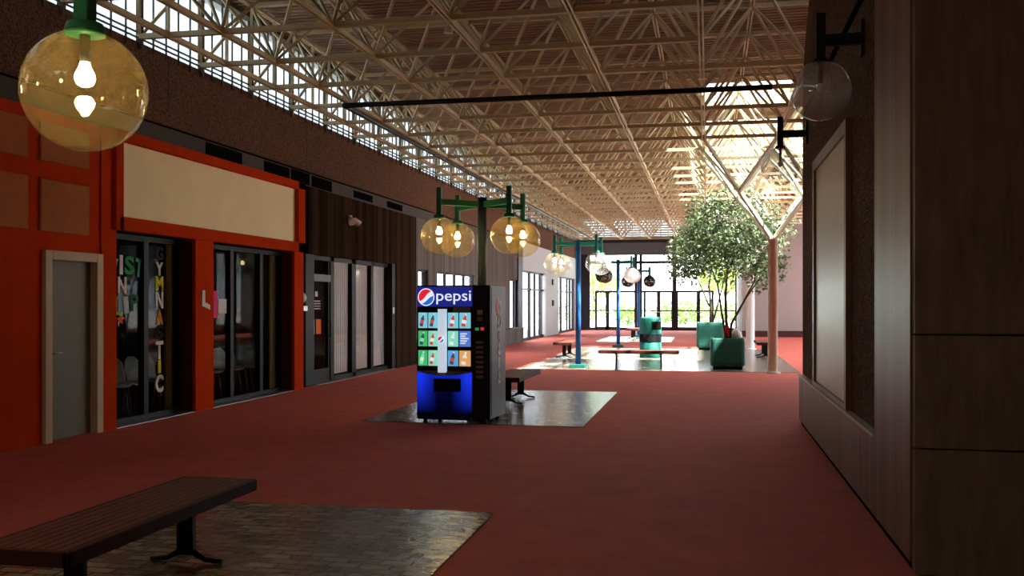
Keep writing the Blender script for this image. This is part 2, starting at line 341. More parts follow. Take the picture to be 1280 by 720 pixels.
# ---- left side
XL = -7.4
f = MB()
for y in range(-3, 12): f.box(XL - .2, XL + .03, -2 + y * 4.72, -2 + y * 4.72 + 4.705, 4.07, 5.05)
struct(f.build('trim_1', M['agg']))
struct(MB().box(XL - .19, XL, -2, 54.5, 4.05, 4.08).build('trim_2', M['matte_black']))
struct(MB().box(XL - .19, XL - .02, -14, 38.2, 3.8, 4.05).build('trim_3', M['greyband']))
# clerestory over the fascia
cl = MB()
y = 2.03 - 1.57 * 10
while y < 54.4:
    cl.box(-7.40, -7.32, y - .028, y + .028, 4.95, DZ)
    for k in range(1, 5): cl.box(-7.37, -7.345, y + k * .314 - .006, y + k * .314 + .006, 4.95, DZ)
    y += 1.57
for z in (5.10, 5.17): cl.box(-7.38, -7.35, -14, 54.5, z - .008, z + .008)
cl.box(-7.6, -7.28, -14, 54.5, 6.22, 6.34)
c0 = struct(cl.build('window_1', mat('olive clerestory frame', (.10, .09, .06), .6))); MB().box(-7.43, -7.42, -14, 54.5, 4.95, 6.25).build('pane', M['clerestory'], c0)

# red shopfront
f = MB()
f.box(XL - .2, XL, 5.0, 9.60, 0, 3.8).box(XL - .2, XL, 9.60, 10.66, 2.21, 3.8)              # wall beside / over tan door
f.box(XL - .25, XL + .02, 10.66, 10.97, 0, 3.8)
struct(f.build('wall_left', M['red']))
struct(MB().box(XL - .2, XL, -14, 5, 0, 3.8).build('wall_left', M['wood_dark']))
f = MB()
for y0, y1 in ((8.55, 9.35), (9.55, 10.42)):
    for z0, z1 in ((3.22, 3.66), (2.42, 3.02)): f.box(XL - .01, XL + .025, y0, y1, z0, z1)
struct(f.build('trim_4', M['orange'], bevel=.012))
f = MB().box(XL - .06, XL + .05, 9.60, 9.72, 0, 2.21).box(XL - .06, XL + .05, 10.54, 10.66, 0, 2.21).box(XL - .06, XL + .05, 9.72, 10.54, 2.10, 2.21)
struct(MB().box(XL - .32, XL - .2, 9.5, 10.75, 0, 2.3).build('wall_left', M['matte_black']))  # unseen black backing, added to stop sky light leaking round the door
d = struct(f.build('door_1', M['tan'], bevel=.008)); MB().box(XL - .16, XL - .05, 9.72, 10.54, 0.01, 2.10).build('door_leaf', M['olive'], d)
MB().tube([(XL - .05, 9.82, 1.02), (XL + .01, 9.82, 1.02), (XL + .01, 9.94, 1.02)], .011, 8).build('handle', M['steel'], d)
f = MB()
f.box(XL - .25, XL + .04, 12.86, 13.39, 0, 2.53).box(XL - .25, XL + .04, 16.30, 16.70, 0, 2.53)
struct(f.build('wall_left', M['red'], bevel=.006))
f = MB()
for y0 in (12.855, 16.295): f.box(XL - .24, XL - .01, y0 - .006, y0 + .004, 0, 2.5)
f.box(XL - .24, XL - .01, 10.965, 10.98, 0, 2.5)
struct(f.build('trim_5', M['reddark']))
f = MB().box(XL - .25, XL + .07, 10.97, 16.72, 2.53, 2.71).box(XL - .25, XL + .07, 10.97, 16.72, 3.68, 3.82).box(XL - .25, XL + .07, 10.90, 11.06, 2.53, 3.82).box(XL - .25, XL + .07, 16.42, 16.72, 2.53, 3.82)
s_ = f.build('sign_board', M['red'], bevel=.01); tag(s_, 'long blank cream sign board in a red frame over the lettered shop windows', 'sign')
MB().box(XL - .2, XL - .01, 11.05, 16.44, 2.70, 3.69).build('sign_face', M['cream'], s_)
f = MB()
GX = -7.65
def bay(name, y0, y1, mulls, z1=2.53, x=GX, mw=.11, glassm='glassdark'):
    f = MB().box(x - .04, x + .05, y0, y0 + .07, 0, z1).box(x - .04, x + .05, y1 - .07, y1, 0, z1).box(x - .04, x + .05, y0, y1, 0, .07).box(x - .04, x + .05, y0, y1, z1 - .08, z1)
    for q in mulls: f.box(x - .04, x + .05, q - mw / 2, q + mw / 2, .07, z1 - .08)
    o = struct(f.build(name, M['black'])); MB().box(x - .006, x, y0 + .03, y1 - .03, .03, z1 - .04).build('pane', M[glassm], o); return o
bay('window_2', 10.97, 12.86, [11.98]); bay('window_3', 13.39, 16.30, [14.42, 15.47])
struct(MB().box(GX - .1, XL, 10.97, 16.7, 2.52, 2.56).build('trim_6', M['matte_black']))
struct(MB().box(XL - .26, XL + .03, 10.97, 16.7, -.01, .012).build('trim_7', M['steel']))
# room behind the red shopfront
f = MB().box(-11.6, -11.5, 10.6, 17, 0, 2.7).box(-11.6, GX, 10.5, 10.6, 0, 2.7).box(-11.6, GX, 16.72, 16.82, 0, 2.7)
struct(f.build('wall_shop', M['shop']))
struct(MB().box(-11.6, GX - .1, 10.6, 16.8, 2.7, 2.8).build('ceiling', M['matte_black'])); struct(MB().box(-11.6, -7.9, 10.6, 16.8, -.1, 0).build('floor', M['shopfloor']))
for i, (y0, y1) in enumerate(((12.64, 12.86), (16.02, 16.36))):
    tag(MB().box(-7.73, -7.70, y0, y1, .06, 2.45).build('blind_panel', M['tan']), ['narrow beige panel standing behind the glass beside the vertical word', 'narrow beige panel behind the glass by the rightmost red post'][i], 'panel', 'beige panels behind the shop glass')
# black gap and dark timber shopfront
struct(MB().box(XL - .2, XL - .06, 16.70, 17.02, 0, 4.05).build('wall_left', M['matte_black']))
f = MB().box(XL - .2, XL, 17.02, 23.85, 2.53, 3.8).box(XL - .2, XL, 22.24, 23.85, 0, 2.53)
struct(f.build('wall_left', M['wood_dark']))
WX = -7.58
f = MB().box(WX - .05, WX + .12, 17.02, 17.42, 0, 2.53).box(WX - .05, WX + .05, 18.42, 18.60, 0, 2.53).box(WX - .05, WX + .05, 19.62, 19.86, 0, 2.53).box(WX - .05, WX + .05, 20.82, 20.98, 0, 2.53).box(WX - .05, WX + .16, 21.98, 22.26, 0, 2.53)
f.box(WX - .05, WX + .05, 18.5, 22.1, 0, .09).box(WX - .05, WX + .05, 17.2, 22.1, 2.44, 2.53)
o = struct(f.build('window_4', M['black'])); MB().box(WX - .006, WX, 18.5, 22.1, .05, 2.5).build('pane', M['glass'], o)
f = MB().box(WX - .03, WX + .03, 17.42, 17.50, .02, 2.44).box(WX - .03, WX + .03, 18.34, 18.42, .02, 2.44).box(WX - .03, WX + .03, 17.5, 18.34, .02, .28)
d = struct(f.build('door_2', M['black'])); MB().box(WX - .005, WX + .002, 17.48, 18.36, .25, 2.44).build('pane', M['glassdark'], d)
MB().box(WX - .04, WX + .05, 17.42, 18.42, 2.02, 2.16).build('transom_bar', mat('grey transom bar', (.10, .105, .11), .4), d)
MB().tube([(WX + .03, 18.30, .92), (WX + .10, 18.30, .92), (WX + .10, 18.30, 1.22), (WX + .03, 18.30, 1.22)], .012, 8).build('handle', M['black'], d)
struct(MB().box(XL - .25, XL + .03, 17.4, 22.2, -.01, .012).build('trim_8', M['steel']))
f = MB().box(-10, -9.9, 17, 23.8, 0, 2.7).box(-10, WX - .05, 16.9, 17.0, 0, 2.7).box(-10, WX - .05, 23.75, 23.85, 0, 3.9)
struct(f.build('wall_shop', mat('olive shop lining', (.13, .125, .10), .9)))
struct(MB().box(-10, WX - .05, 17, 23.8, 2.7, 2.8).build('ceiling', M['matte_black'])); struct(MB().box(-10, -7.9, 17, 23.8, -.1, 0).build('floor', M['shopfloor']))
for i, (y0, y1) in enumerate(((18.60, 19.62), (19.86, 20.82), (20.98, 21.98))):
    root = empty('vertical_blind', (WX - .07, y0, 0))
    MB().box(-.03, .03, 0, y1 - y0, 2.41, 2.46).build('head_rail', M['white'], root)
    n = 9; st = (y1 - y0) / n
    for k in range(n):
        a = Vector((-.022, (k + .02) * st, 0)); c = Vector((.022, (k + 1.0) * st, 0)); mid = (a + c) / 2 + Vector((.030, 0, 0)); sl = MB()
        vs = [(p.x, p.y, z) for z in (.12, 2.41) for p in (a, mid, c)]
        sl.add(vs, [(0, 1, 4, 3), (1, 2, 5, 4)]); q = sl.build('slat', M['blind'], root); sd = q.modifiers.new('t', 'SOLIDIFY'); sd.thickness = .003
    tag(root, ['pale vertical blind in the window next to the glass door', 'pale vertical blind in the middle window of the dark timber shop', 'pale vertical blind in the window farthest from the glass door'][i], 'blind', 'vertical blinds in the timber shopfront')
# grey timber wall with ribbon windows to daylight
WINS = [(24.05, 24.95), (25.85, 30.2), (35.9, 37.3)]
f = MB(); ys = [23.85] + [q for wv in WINS for q in wv] + [37.9]
for k in range(0, len(ys), 2): f.box(XL - .2, XL, ys[k], ys[k + 1], 0, 3.8)
for y0, y1 in WINS: f.box(XL - .2, XL, y0, y1, 0, .56).box(XL - .2, XL, y0, y1, 2.47, 3.8)
struct(f.build('wall_left', M['wood_grey']))
struct(MB().box(XL, XL + .14, 23.9, 37.9, 0, .54).box(XL, XL + .18, 23.9, 37.9, .54, .60).build('trim_9', M['wood_grey']))
for i, (y0, y1) in enumerate(WINS):
    n = max(1, round((y1 - y0) / 1.08)); f = MB()
    for k in range(n + 1): q = y0 + (y1 - y0) * k / n; f.box(XL - .14, XL - .06, q - .05, q + .05, .56, 2.47)
    f.box(XL - .14, XL - .06, y0, y1, 2.41, 2.47).box(XL - .14, XL - .06, y0, y1, .56, .62)
    o = struct(f.build('window_%d' % (5 + i), M['mull'])); MB().box(XL - .105, XL - .10, y0, y1, .58, 2.45).build('pane', M['glass'], o)
struct(MB().box(XL - .2, XL + .05, 37.3, 38.2, 0, 4.05).build('wall_left', M['mull']))
# far left: white bulkhead, glazed doors, white pier
f = MB().box(XL - .2, XL + .05, 38.2, 54.4, 2.9, 4.05).box(XL - .2, XL + .1, 43.5, 47.4, 0, 2.9).box(XL - .2, XL + .05, 53.6, 54.4, 0, 2.9)
struct(f.build('wall_left', M['offwhite']))
def glazed(name, y0, y1, ms, door=None):
    f = MB().box(XL - .1, XL, y0, y1, 2.82, 2.9).box(XL - .1, XL, y0, y1, 2.1, 2.17).box(XL - .1, XL, y0, y1, 0, .12)
    for q, wd in ms: f.box(XL - .1, XL, q - wd / 2, q + wd / 2, 0, 2.9)
    o = struct(f.build(name, M['mull'])); MB().box(XL - .06, XL - .055, y0, y1, .05, 2.88).build('pane', M['glass'], o)
glazed('window_8', 38.2, 43.5, [(38.25, .1), (40.1, .28), (41.4, .12), (42.9, .5)]); glazed('window_9', 47.4, 53.6, [(47.5, .12), (49.0, .3), (51.2, .1), (52.2, .12), (53.5, .1)])

# ---- end wall
YE = 54.5
f = MB().box(-7.6, 1.9, YE, YE + .3, 4.95, 5.25).box(-7.6, -6.75, YE, YE + .2, 0, 4.3)
struct(f.build('wall_end', M['mull'])); struct(MB().box(-7.6, 1.9, YE + .02, YE + .25, 4.25, 4.95).build('wall_end', M['greyend']))
f = MB()
for x, wd in ((-6.7, .2), (-4.0, .16), (-3.72, .16), (-1.84, .22), (1.62, .3)): f.box(x - wd / 2, x + wd / 2, YE + .04, YE + .2, 0, 4.25)
f.box(-6.7, 1.7, YE + .06, YE + .18, 3.76, 3.92).box(-6.3, .3, YE + .06, YE + .18, 2.12, 2.24).box(-6.7, 1.7, YE + .06, YE + .18, 0, .16).box(-6.7, 1.7, YE + .08, YE + .14, 1.08, 1.15)
o = struct(f.build('window_10', M['mull'])); MB().box(-6.7, 1.7, YE + .12, YE + .13, .05, 4.25).build('pane', M['glass'], o)
for i, (x0, x1) in enumerate(((-6.25, -4.95), (-3.5, -1.95), (-1.7, .25))):
    f = MB(); xm = (x0 + x1) / 2 + (.2 if i == 2 else 0)
    for x, wd in ((x0, .12), (x1, .12), (xm, .2)): f.box(x - wd / 2, x + wd / 2, YE, YE + .12, 0, 2.2)
    f.box(x0, x1, YE, YE + .12, 0, .2); o = struct(f.build('door_%d' % (3 + i), M['mull'])); MB().box(xm - .2, xm + .2, YE - .05, YE - .02, 1.0, 1.05).build('push_bar', M['steel'], o)
f = MB()
for k in range(24): x = -7.4 + k * .4; f.box(x - .015, x + .015, YE + .1, YE + .16, 5.25, 6.3)
o = struct(f.build('window_11', M['greyend'])); MB().box(-7.5, 1.9, YE + .12, YE + .13, 5.25, 6.3).build('pane', M['clerestory'], o)
f = MB().box(1.55, 8.2, 45.5, 45.7, 0, 6.3).box(1.55, 1.75, 45.7, 54.8, 0, 6.3)
struct(f.build('wall_back', M['lilac'])); struct(MB().box(1.53, 8.2, 45.46, 45.5, 0, .28).build('baseboard_back', M['dkbase']))
# ---- right: shop block with aggregate wall, timber dado and pier
XR = 1.18
prof = [(6.1, .6), (13.2, .6), (13.2, 4.45), (13.07, 4.70), (12.90, 4.92), (12.66, 5.16), (12.3, 5.40), (11.85, 5.62), (11.2, 5.85), (10.2, 6.08), (9.2, 6.25), (6.1, 6.25)]
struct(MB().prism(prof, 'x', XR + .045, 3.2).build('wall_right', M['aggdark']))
f = MB().box(XR, 3.2, 7.3, 13.22, .07, .64).box(XR, 3.2, 6.08, 7.33, .07, 6.25)
struct(f.build('wall_right', M['wood_right']))
struct(MB().box(XR + .03, 3.2, 6.1, 13.2, 0, .08).build('baseboard_right', M['matte_black']))
struct(MB().box(XR - .015, XR + .06, 7.33, 13.22, .64, .665).build('trim_10', mat('pale sill strip', (.5, .45, .4), .4)))
f = MB()
for x0, x1 in ((XR + .012, 2.4), (2.412, 3.7), (3.712, 5.6)):
    for z0, z1 in ((0.02, .75), (.762, 1.42), (1.432, 3.4), (3.41, 6.25)): f.box(x0, x1, 6.0, 6.079, z0, z1)
struct(f.build('wall_right', M['wood_face']))
struct(MB().box(XR + .02, XR + .046, 7.33, 13.0, 4.035, 4.085).build('trim_11', M['matte_black']))
f = MB().box(XR - .005, XR + .044, 8.78, 8.90, .67, 3.22).box(XR - .005, XR + .044, 11.36, 11.50, .67, 3.22).box(XR - .005, XR + .044, 8.9, 11.36, 3.10, 3.22).box(XR - .005, XR + .044, 8.9, 11.36, .67, .72)
d = tag(f.build('display_case', M['wood_right']), 'tall blank cream display panel in a brown wooden frame on the pebbled wall', 'display panel')
MB().box(XR + .02, XR + .044, 8.9, 11.36, .72, 3.10).build('display_face', mat('glossy cream display face', (.52, .42, .27), .35, spec=.3, var=.05), d)
# ---- enclosure the camera cannot see
struct(MB().box(8.2, 8.4, 13, 46, 0, .5).box(8.2, 8.4, 13, 46, 4.0, 6.4).box(8.2, 8.4, 13, 23, .5, 4.0).build('wall_right', M['offwhite']))
f = MB()
for k in range(12): f.box(8.24, 8.36, 23 + 2 * k, 23.12 + 2 * k, .5, 4.0)
o = struct(f.build('window_12', M['mull'])); MB().box(8.3, 8.31, 23, 46, .5, 4.0).build('pane', M['glass'], o)  # made-up side windows, added for daylight from the right
struct(MB().box(-7.6, 8.2, -14.2, -14.0, 0, 6.3).build('wall_rear_unseen', M['wood_dark']))  # unseen rear wall, made solid to cut light from behind
struct(MB().box(3.2, 8.2, 12.9, 13.1, 0, 6.4).box(5.5, 5.7, -14.2, 6.1, 0, 6.4).build('wall_right', M['wood_dark']))

# ------------------------------------------------------------------ SPACE FRAME
ZB, ZT, SX, SY = 5.12, 6.22, 1.524, 1.57
BX = [1.434 - SX * i for i in range(-4, 6)]; BY = [11.45 + SY * j for j in range(-6, 28)]
def ok(x, y): return x < 1.0 or y > 13.4
def chord(p, q, w_, h_):                                     # a pair of bars side by side with a slot between
    p = Vector(p); q = Vector(q); sd = (q - p).normalized().cross(Vector((0, 0, 1))) * (w_ * .5); m_ = MB()
    for k in (-1, 1): m_.bar(p + sd * k, q + sd * k, w_ * .42, h_)
    return m_
frame = tag(empty('space_frame', (-2.5, 28, 5.12)), 'cream painted steel space frame of crossing bars carrying the roof deck', 'roof truss', kind='thing')
def child(mb, name, m):
    o = mb.build(name, m, frame); o.matrix_parent_inverse = Matrix.Translation((2.5, -28, -5.12)); return o
for x in BX: child(chord((x, BY[0] if ok(x, 5) else 14.0, ZB), (x, BY[-1], ZB), .052, .066), 'lower_chord', M['truss'])
child(chord((-6.948, BY[0], ZB), (-6.948, BY[-1], ZB), .052, .066), 'lower_chord', M['truss'])
for y in BY: child(chord((-7.38, y, ZB), (max(x for x in BX if ok(x, y)), y, ZB), .052, .066), 'lower_chord', M['truss'])
TX = [x - SX / 2 for x in BX]; TY = [y - SY / 2 for y in BY] + [BY[-1] + SY / 2]
for x in TX: child(chord((x, TY[0] if ok(x, 5) else 14.0, ZT), (x, TY[-1], ZT), .05, .06), 'upper_chord', M['truss'])
for y in TY: child(chord((TX[-1], y, ZT), (max(x for x in TX if ok(x, y)), y, ZT), .05, .06), 'upper_chord', M['truss'])
webs = []
for x in BX:
    for y in BY:
        if not ok(x, y): continue
        for dx in (-1, 1):
            for dy in (-1, 1):
                tx, ty = x + dx * SX / 2, y + dy * SY / 2
                if ok(tx, ty): webs.append(((x, y, ZB), (tx, ty, ZT)))
for y in TY:
    pass
for y in BY:
    for dy in (-1, 1): webs.append(((-7.36, y, ZB), (-6.948, y + dy * SY / 2, ZT)))
    webs.append(((-6.948, y, ZB), (-6.948, y, ZT)))
def seen(p):
    d_ = -math.sin(TH) * p[0] + math.cos(TH) * p[1]; r_ = math.cos(TH) * p[0] + math.sin(TH) * p[1]
    if d_ < .5: return None
    return 640 + F * r_ / d_, HORIZON - F * (p[2] - EYE) / d_
def score(wb):
    a = seen(wb[0]); b_ = seen(wb[1])
    if not a or not b_: return 0
    inside = [q for q in (a, b_) if 100 < q[0] < 1010 and 0 < q[1] < 720]
    d_ = abs(wb[0][1])
    return len(inside) * 100 / d_
webs.sort(key=score, reverse=True)
for p, q in webs[:100]: child(MB().bar(p, q, .038), 'diagonal_brace', M['truss'])
f = MB()
for p, q in webs[100:]: f.bar(p, q, .038)
child(f, 'diagonal_brace', M['truss'])['kind'] = 'stuff'
# node hubs stay part of the chords: small plates along the nearest rows
pp = tag(MB().tube([(1.0, 15.78, 5.03), (-6.2, 15.78, 5.03), (-6.2, 52, 5.03)], .045, 10).build('sprinkler_pipe', M['black']), 'black pipe crossing under the roof bars and turning along the wall side', 'pipe')

# columns with branching struts
def column(x, y, m, label):
    root = empty('column', (x, y, 0)); tag(root, label, 'column', 'round columns by the trees')
    MB().lathe([(.11, 0), (.11, 3.0), (.13, 3.0), (.13, 3.06), (.001, 3.06)], n=24).build('shaft', m, root)
    MB().lathe([(.17, 0), (.17, .03), (.11, .05)], n=24).build('base_ring', m, root)
    for dx in (-1, 1):
        for dy in (-1, 1):
            ap = (dx * SX / 2, dy * SY / 2, 4.05); s_ = MB().bar((0, 0, 3.0), ap, .075).build('strut', m, root)
            for ex in (-1, 1):
                for ey in (-1, 1): MB().bar(ap, (ap[0] + ex * SX / 2, ap[1] + ey * SY / 2, 5.10), .06).build('branch', m, s_)
column(1.434, BY[13], M['column'], 'nearest cream column with branching roof struts, standing on the edge of the sunlit paving')
column(1.434, BY[20], M['whitecol'], 'thin white column behind the planters, in front of the pale pinkish wall')
column(1.434, BY[27] - 9.42, M['column'], 'farthest column, partly hidden by tree leaves at the end of the glass wall')

# ------------------------------------------------------------------ LAMP POSTS
def lamp_post(x, y, pole, arm, base, globes, label, lit):
    root = empty('lamp_post', (x, y, .0)); tag(root, label, 'lamp', 'globe lamp posts down the mall')
    MB().box(-.19, .19, -.19, .19, 0.005, .10).build('base', base, root, bevel=.012)
    MB().tube([(0, 0, .1), (0, 0, 3.12)], .066, 20).build('pole', pole, root)
    for i, (dx, dy) in enumerate(((-.5, -.5), (.5, -.5), (-.5, .5), (.5, .5))):
        a = MB().bar((dx * .1, dy * .1, 3.02), (dx, dy, 3.02), .05, .085).box(dx - .035, dx + .035, dy - .035, dy + .035, 2.82, 3.22).build('arm', arm, root, bevel=.006)
        MB().lathe([(.001, 2.835), (.075, 2.835), (.085, 2.80), (.085, 2.785), (.001, 2.785)], (dx, dy, 0), 24).build('collar', arm, a)
        MB().sphere((dx, dy, 2.54), .262, 40, 24, .30).build('globe', globes[i], a)
        MB().tube([(dx, dy, 2.80), (dx, dy, 2.665)], .022, 10).build('socket', M['black'], a)
        MB().lathe([(.001, .06), (.02, .06), (.024, .04), (.040, .01), (.043, -.012), (.034, -.034), (.018, -.044), (.001, -.047)], (dx, dy, 2.605), 16).build('bulb', M['bulb'] if lit[i] else M['bulboff'], a)
    return root
A, C_, Fr, Sm = M['amber'], M['clearglobe'], M['frost'], M['darkglobe']
lamp_post(-3.17, 3.24, M['blue_shaded'], M['green'], M['tealdark'], [A] * 4, 'globe lamp post beside the nearest bench, one big amber globe at the picture edge', [1, 1, 1, 1])
lamp_post(-3.19, 13.48, M['blue_shaded'], M['green'], M['tealdark'], [A] * 4, 'shade-darkened globe lamp post with glowing amber globes, standing behind the vending machine', [1, 1, 1, 1])
lamp_post(-3.10, 23.25, M['blue'], M['teal'], M['tealdark'], [C_, C_, C_, C_], 'blue lamp post with teal arms and clear globes at the near paving edge', [1, 0, 1, 0])
lamp_post(-3.12, 34.1, M['blue'], M['tealdark'], M['tealdark'], [Sm, Fr, Sm, Fr], 'blue lamp post with white and dark globes beyond the transverse bench', [0, 0, 0, 0])
lamp_post(-3.12, 44.4, M['blue'], M['tealdark'], M['teal'], [Sm, Sm, Sm, Sm], 'farthest lamp post with dark globes in front of the glass end wall', [0, 0, 0, 0])
# wall sconces
def sconce(y, label):
    root = empty('wall_lamp', (XR + .04, y, 3.62)); tag(root, label, 'wall lamp', 'globe lamps on the pebbled wall')
    MB().box(-.025, .0, -.05, .05, -.03, .25).build('wall_plate', M['black'], root)
    MB().box(-.33, -.02, -.025, .025, .06, .15).build('arm', M['black'], root)
    MB().box(-.365, -.295, -.035, .035, -.05, .32).build('stem', M['black'], root)
    MB().lathe([(.001, -.04), (.05, -.04), (.075, -.075), (.001, -.075)], (-.33, 0, 0), 24).build('collar', M['black'], root)
    MB().sphere((-.33, 0, -.30), .24, 40, 24, .34).build('globe', M['greyglobe'], root)
    MB().tube([(-.33, 0, -.06), (-.33, 0, -.24)], .018, 10).build('socket', M['black'], root)
    MB().sphere((-.33, 0, -.27), .035, 14, 8).build('bulb', M['bulboff'], root)
sconce(8.09, 'nearer clear globe lamp on a black bracket on the right-hand pebbled wall')
sconce(12.5, 'farther clear globe lamp on a black bracket at the end of the pebbled wall')

# ------------------------------------------------------------------ VENDING MACHINE
vm = empty('vending_machine', (-3.305, 12.76, .009), math.radians(-3.5)); tag(vm, 'black soft drink vending machine with a glowing blue front on the paved patch', 'vending machine')
FY = -.39
MB().box(-.515, .515, FY, .39, .05, 1.83, 0).build('cabinet', M['vm_body'], vm, bevel=.015)
for sx in (-.42, .42):
    for sy in (-.3, .3): MB().lathe([(.03, 0), (.03, .06)], (sx, sy, 0), 12).build('foot', M['black'], vm)
def mx_(u): return (u - 519.5) / 88.5 * 1.03 - .515
def mz_(v): return (529.5 - v) / 172.5 * 1.83
Y0 = FY - .012
MB().box(.508, .522, -.34, .35, .09, 1.80).build('side_panel', M['vm_side'], vm, bevel=.005)
MB().box(mx_(520.5), mx_(587), Y0 - .012, FY + .01, mz_(384), mz_(359)).build('header_panel', M['vm_hdr'], vm, bevel=.006)
hdr = vm.children[-1]
MB().box(mx_(520.5), mx_(587), Y0, FY + .01, mz_(464), mz_(385)).build('display_window', M['matte_black'], vm)
# round emblem: red over a wavy white band over blue
def emblem(parent, cx, cz, r, y, rx=1.0, mats=None, axis='y', tilt=.42, name='emblem'):
    f = MB(); n = 36
    def P(a, b_, t):
        c, s_ = math.cos(tilt), math.sin(tilt); a, b_ = a * c - b_ * s_, a * s_ + b_ * c
        return (cx + a * rx, y - t, cz + b_) if axis == 'y' else (y + t, cx + a * rx, cz + b_)
    circ = [(1.12 * r * math.cos(2 * math.pi * k / n), 1.12 * r * math.sin(2 * math.pi * k / n)) for k in range(n)]
    f.add([P(a, b_, .002) for a, b_ in circ], [list(range(n))], 0)
    def band(lo, hi, mi):
        vs = []; N_ = 28
        for k in range(N_ + 1):
            a = -r + 2 * r * k / N_; h = math.sqrt(max(0, r * r - a * a)); l_, h_ = max(-h, min(h, lo(a / r) * r)), max(-h, min(h, hi(a / r) * r)); vs += [P(a, l_, .004), P(a, max(h_, l_), .004)]
        f.add(vs, [(2 * k, 2 * k + 2, 2 * k + 3, 2 * k + 1) for k in range(N_)], mi)
    band(lambda t: .12 + .22 * math.sin(t * 2.2) + .05 * t, lambda t: 2, 1); band(lambda t: -2, lambda t: -.38 + .16 * math.sin(t * 2.2), 2)
    return f.build(name, mats, parent)
emblem(hdr, mx_(532), mz_(372), .105, Y0 - .0125, mats=[M['vm_white'], M['vm_red'], M['vm_blue']])
f = MB(); fit_text(f, 'pepsi', (mx_(544.5), Y0 - .0125, mz_(381)), (1, 0, 0), (0, 0, 1), mx_(586) - mx_(544.5), mz_(364) - mz_(381), .0); f.build('lettering', M['vm_white'], hdr)
MB().box(mx_(564.5), mx_(585), Y0 - .016, FY, mz_(391), mz_(383.5)).build('price_plate', M['vm_grey'], vm)
cols = [(522.5, 533.2), (534.7, 545.4), (558.4, 570.6), (572.2, 585.4)]; rows = [(411, 391.5), (434, 414.5), (458.5, 439)]
art = [['cyan', 'cyan', 'cyan', 'cyan'], ['green', 'mint', 'mint', 'blue'], ['green', 'mint', 'sky', 'orange']]
inner = [[('dark', 'red'), ('dark', 'red'), ('red', 'white'), ('red', 'white')], [('dark', 'mint'), ('red', 'white'), ('white', 'mint'), ('white', 'white')], [('mint', 'white'), ('red', 'white'), ('dark', 'red'), ('white', 'orange')]]
for r in range(3):
    for c in range(4):
        x0, x1 = mx_(cols[c][0]), mx_(cols[c][1]); z0, z1 = mz_(rows[r][0]), mz_(rows[r][1]); f = MB(); ww, hh = x1 - x0, z1 - z0
        f.box(x0, x1, Y0 - .014, Y0 + .002, z0, z1, 0); yy = Y0 - .0145
        if (r, c) == (1, 3):
            for k in range(5): f.box(x0 + .1 * ww, x0 + (.55 + .3 * ((k * 7) % 3) / 2) * ww, yy - .001, yy + .002, z0 + (.18 + .15 * k) * hh, z0 + (.26 + .15 * k) * hh, 1)
        else:
            def part_(outline, mi, e):                           # tilted bottle: body, label, cap on the panel
                t = -.22; cc, ss = math.cos(t), math.sin(t); pts = []
                for a, b_ in outline: a, b_ = a * ww, b_ * hh; pts.append((x0 + .46 * ww + a * cc - b_ * ss, z0 + .50 * hh + a * ss + b_ * cc))
                f.prism(pts, 'y', yy - e, yy + .002, mi)
            part_([(-.17, -.40), (.17, -.40), (.19, -.36), (.19, .06), (.15, .16), (.07, .27), (.07, .36), (-.07, .36), (-.07, .27), (-.15, .16), (-.19, .06), (-.19, -.36)], 1, .001)
            part_([(-.20, -.20), (.20, -.20), (.20, .03), (-.20, .03)], 2, .0016); part_([(-.085, .35), (.085, .35), (.085, .42), (-.085, .42)], 3, .0016)
        ci, cj = inner[r][c]; f.build('product_panel', [M['p_' + art[r][c]], M['p_' + ci], M['p_' + cj], M['p_white']], vm)
f = MB(); xa, xb = mx_(546.3), mx_(557); vs = []; nseg = 10
f.tube([((xa + xb) / 2, Y0 - .008, mz_(466.5)), ((xa + xb) / 2, Y0 - .008, mz_(387))], (xb - xa) / 2, 24); tb = f.build('light_column', M['vm_tube'], vm)
emblem(tb, (xa + xb) / 2, mz_(425), .04, Y0 - .008 - (xb - xa) / 2 - .001, mats=[M['vm_white'], M['vm_red'], M['vm_blue']])
f = MB(); n = 16; zt = mz_(466); poly = [(mx_(521), mz_(526)), (mx_(586.5), mz_(526)), (mx_(586.5), zt)]
for k in range(1, n): t = k / n; poly.append((mx_(586.5 - 65.5 * t), zt - .05 * math.sin(math.pi * t)))
poly.append((mx_(521), zt)); f.prism(poly, 'y', Y0 - .01, FY + .01); f.build('lower_panel', M['vm_low'], vm)
f = MB(); pol2 = [(mx_(521), zt + .012), (mx_(586.5), zt + .012), (mx_(586.5), zt)] + poly[3:-1] + [(mx_(521), zt)]; f.prism(pol2, 'y', Y0 - .02, FY); f.build('curved_trim', M['vm_grey'], vm)
x0, x1, z0, z1 = mx_(541.7), mx_(573.8), mz_(490.5), mz_(474.5)
f = MB().box(x0, x1, Y0 - .035, Y0, z1 - .02, z1).box(x0, x1, Y0 - .035, Y0, z0, z0 + .02).box(x0, x0 + .02, Y0 - .035, Y0, z0, z1).box(x1 - .02, x1, Y0 - .035, Y0, z0, z1).box(x0, x1, Y0 - .012, Y0, z0, z1)
ch = f.build('delivery_chute', M['matte_black'], vm, bevel=.004); MB().box(x0 + .03, x1 - .03, Y0 - .022, Y0 - .012, z0 + .025, z1 - .05).build('flap', M['black'], ch)
MB().box(mx_(588), mx_(606.5), Y0, FY + .01, mz_(524), mz_(360)).build('control_panel', M['vm_body'], vm, bevel=.004); cp = vm.children[-1]
MB().box(mx_(593.5), mx_(599.5), Y0 - .012, Y0, mz_(394), mz_(388)).build('coin_slot', mat('tarnished brass plate', (.4, .33, .25), .4, .6), cp)
MB().box(mx_(593.5), mx_(599.5), Y0 - .018, Y0, mz_(402), mz_(397)).build('coin_return', mat('olive button', (.22, .2, .04), .4), cp)
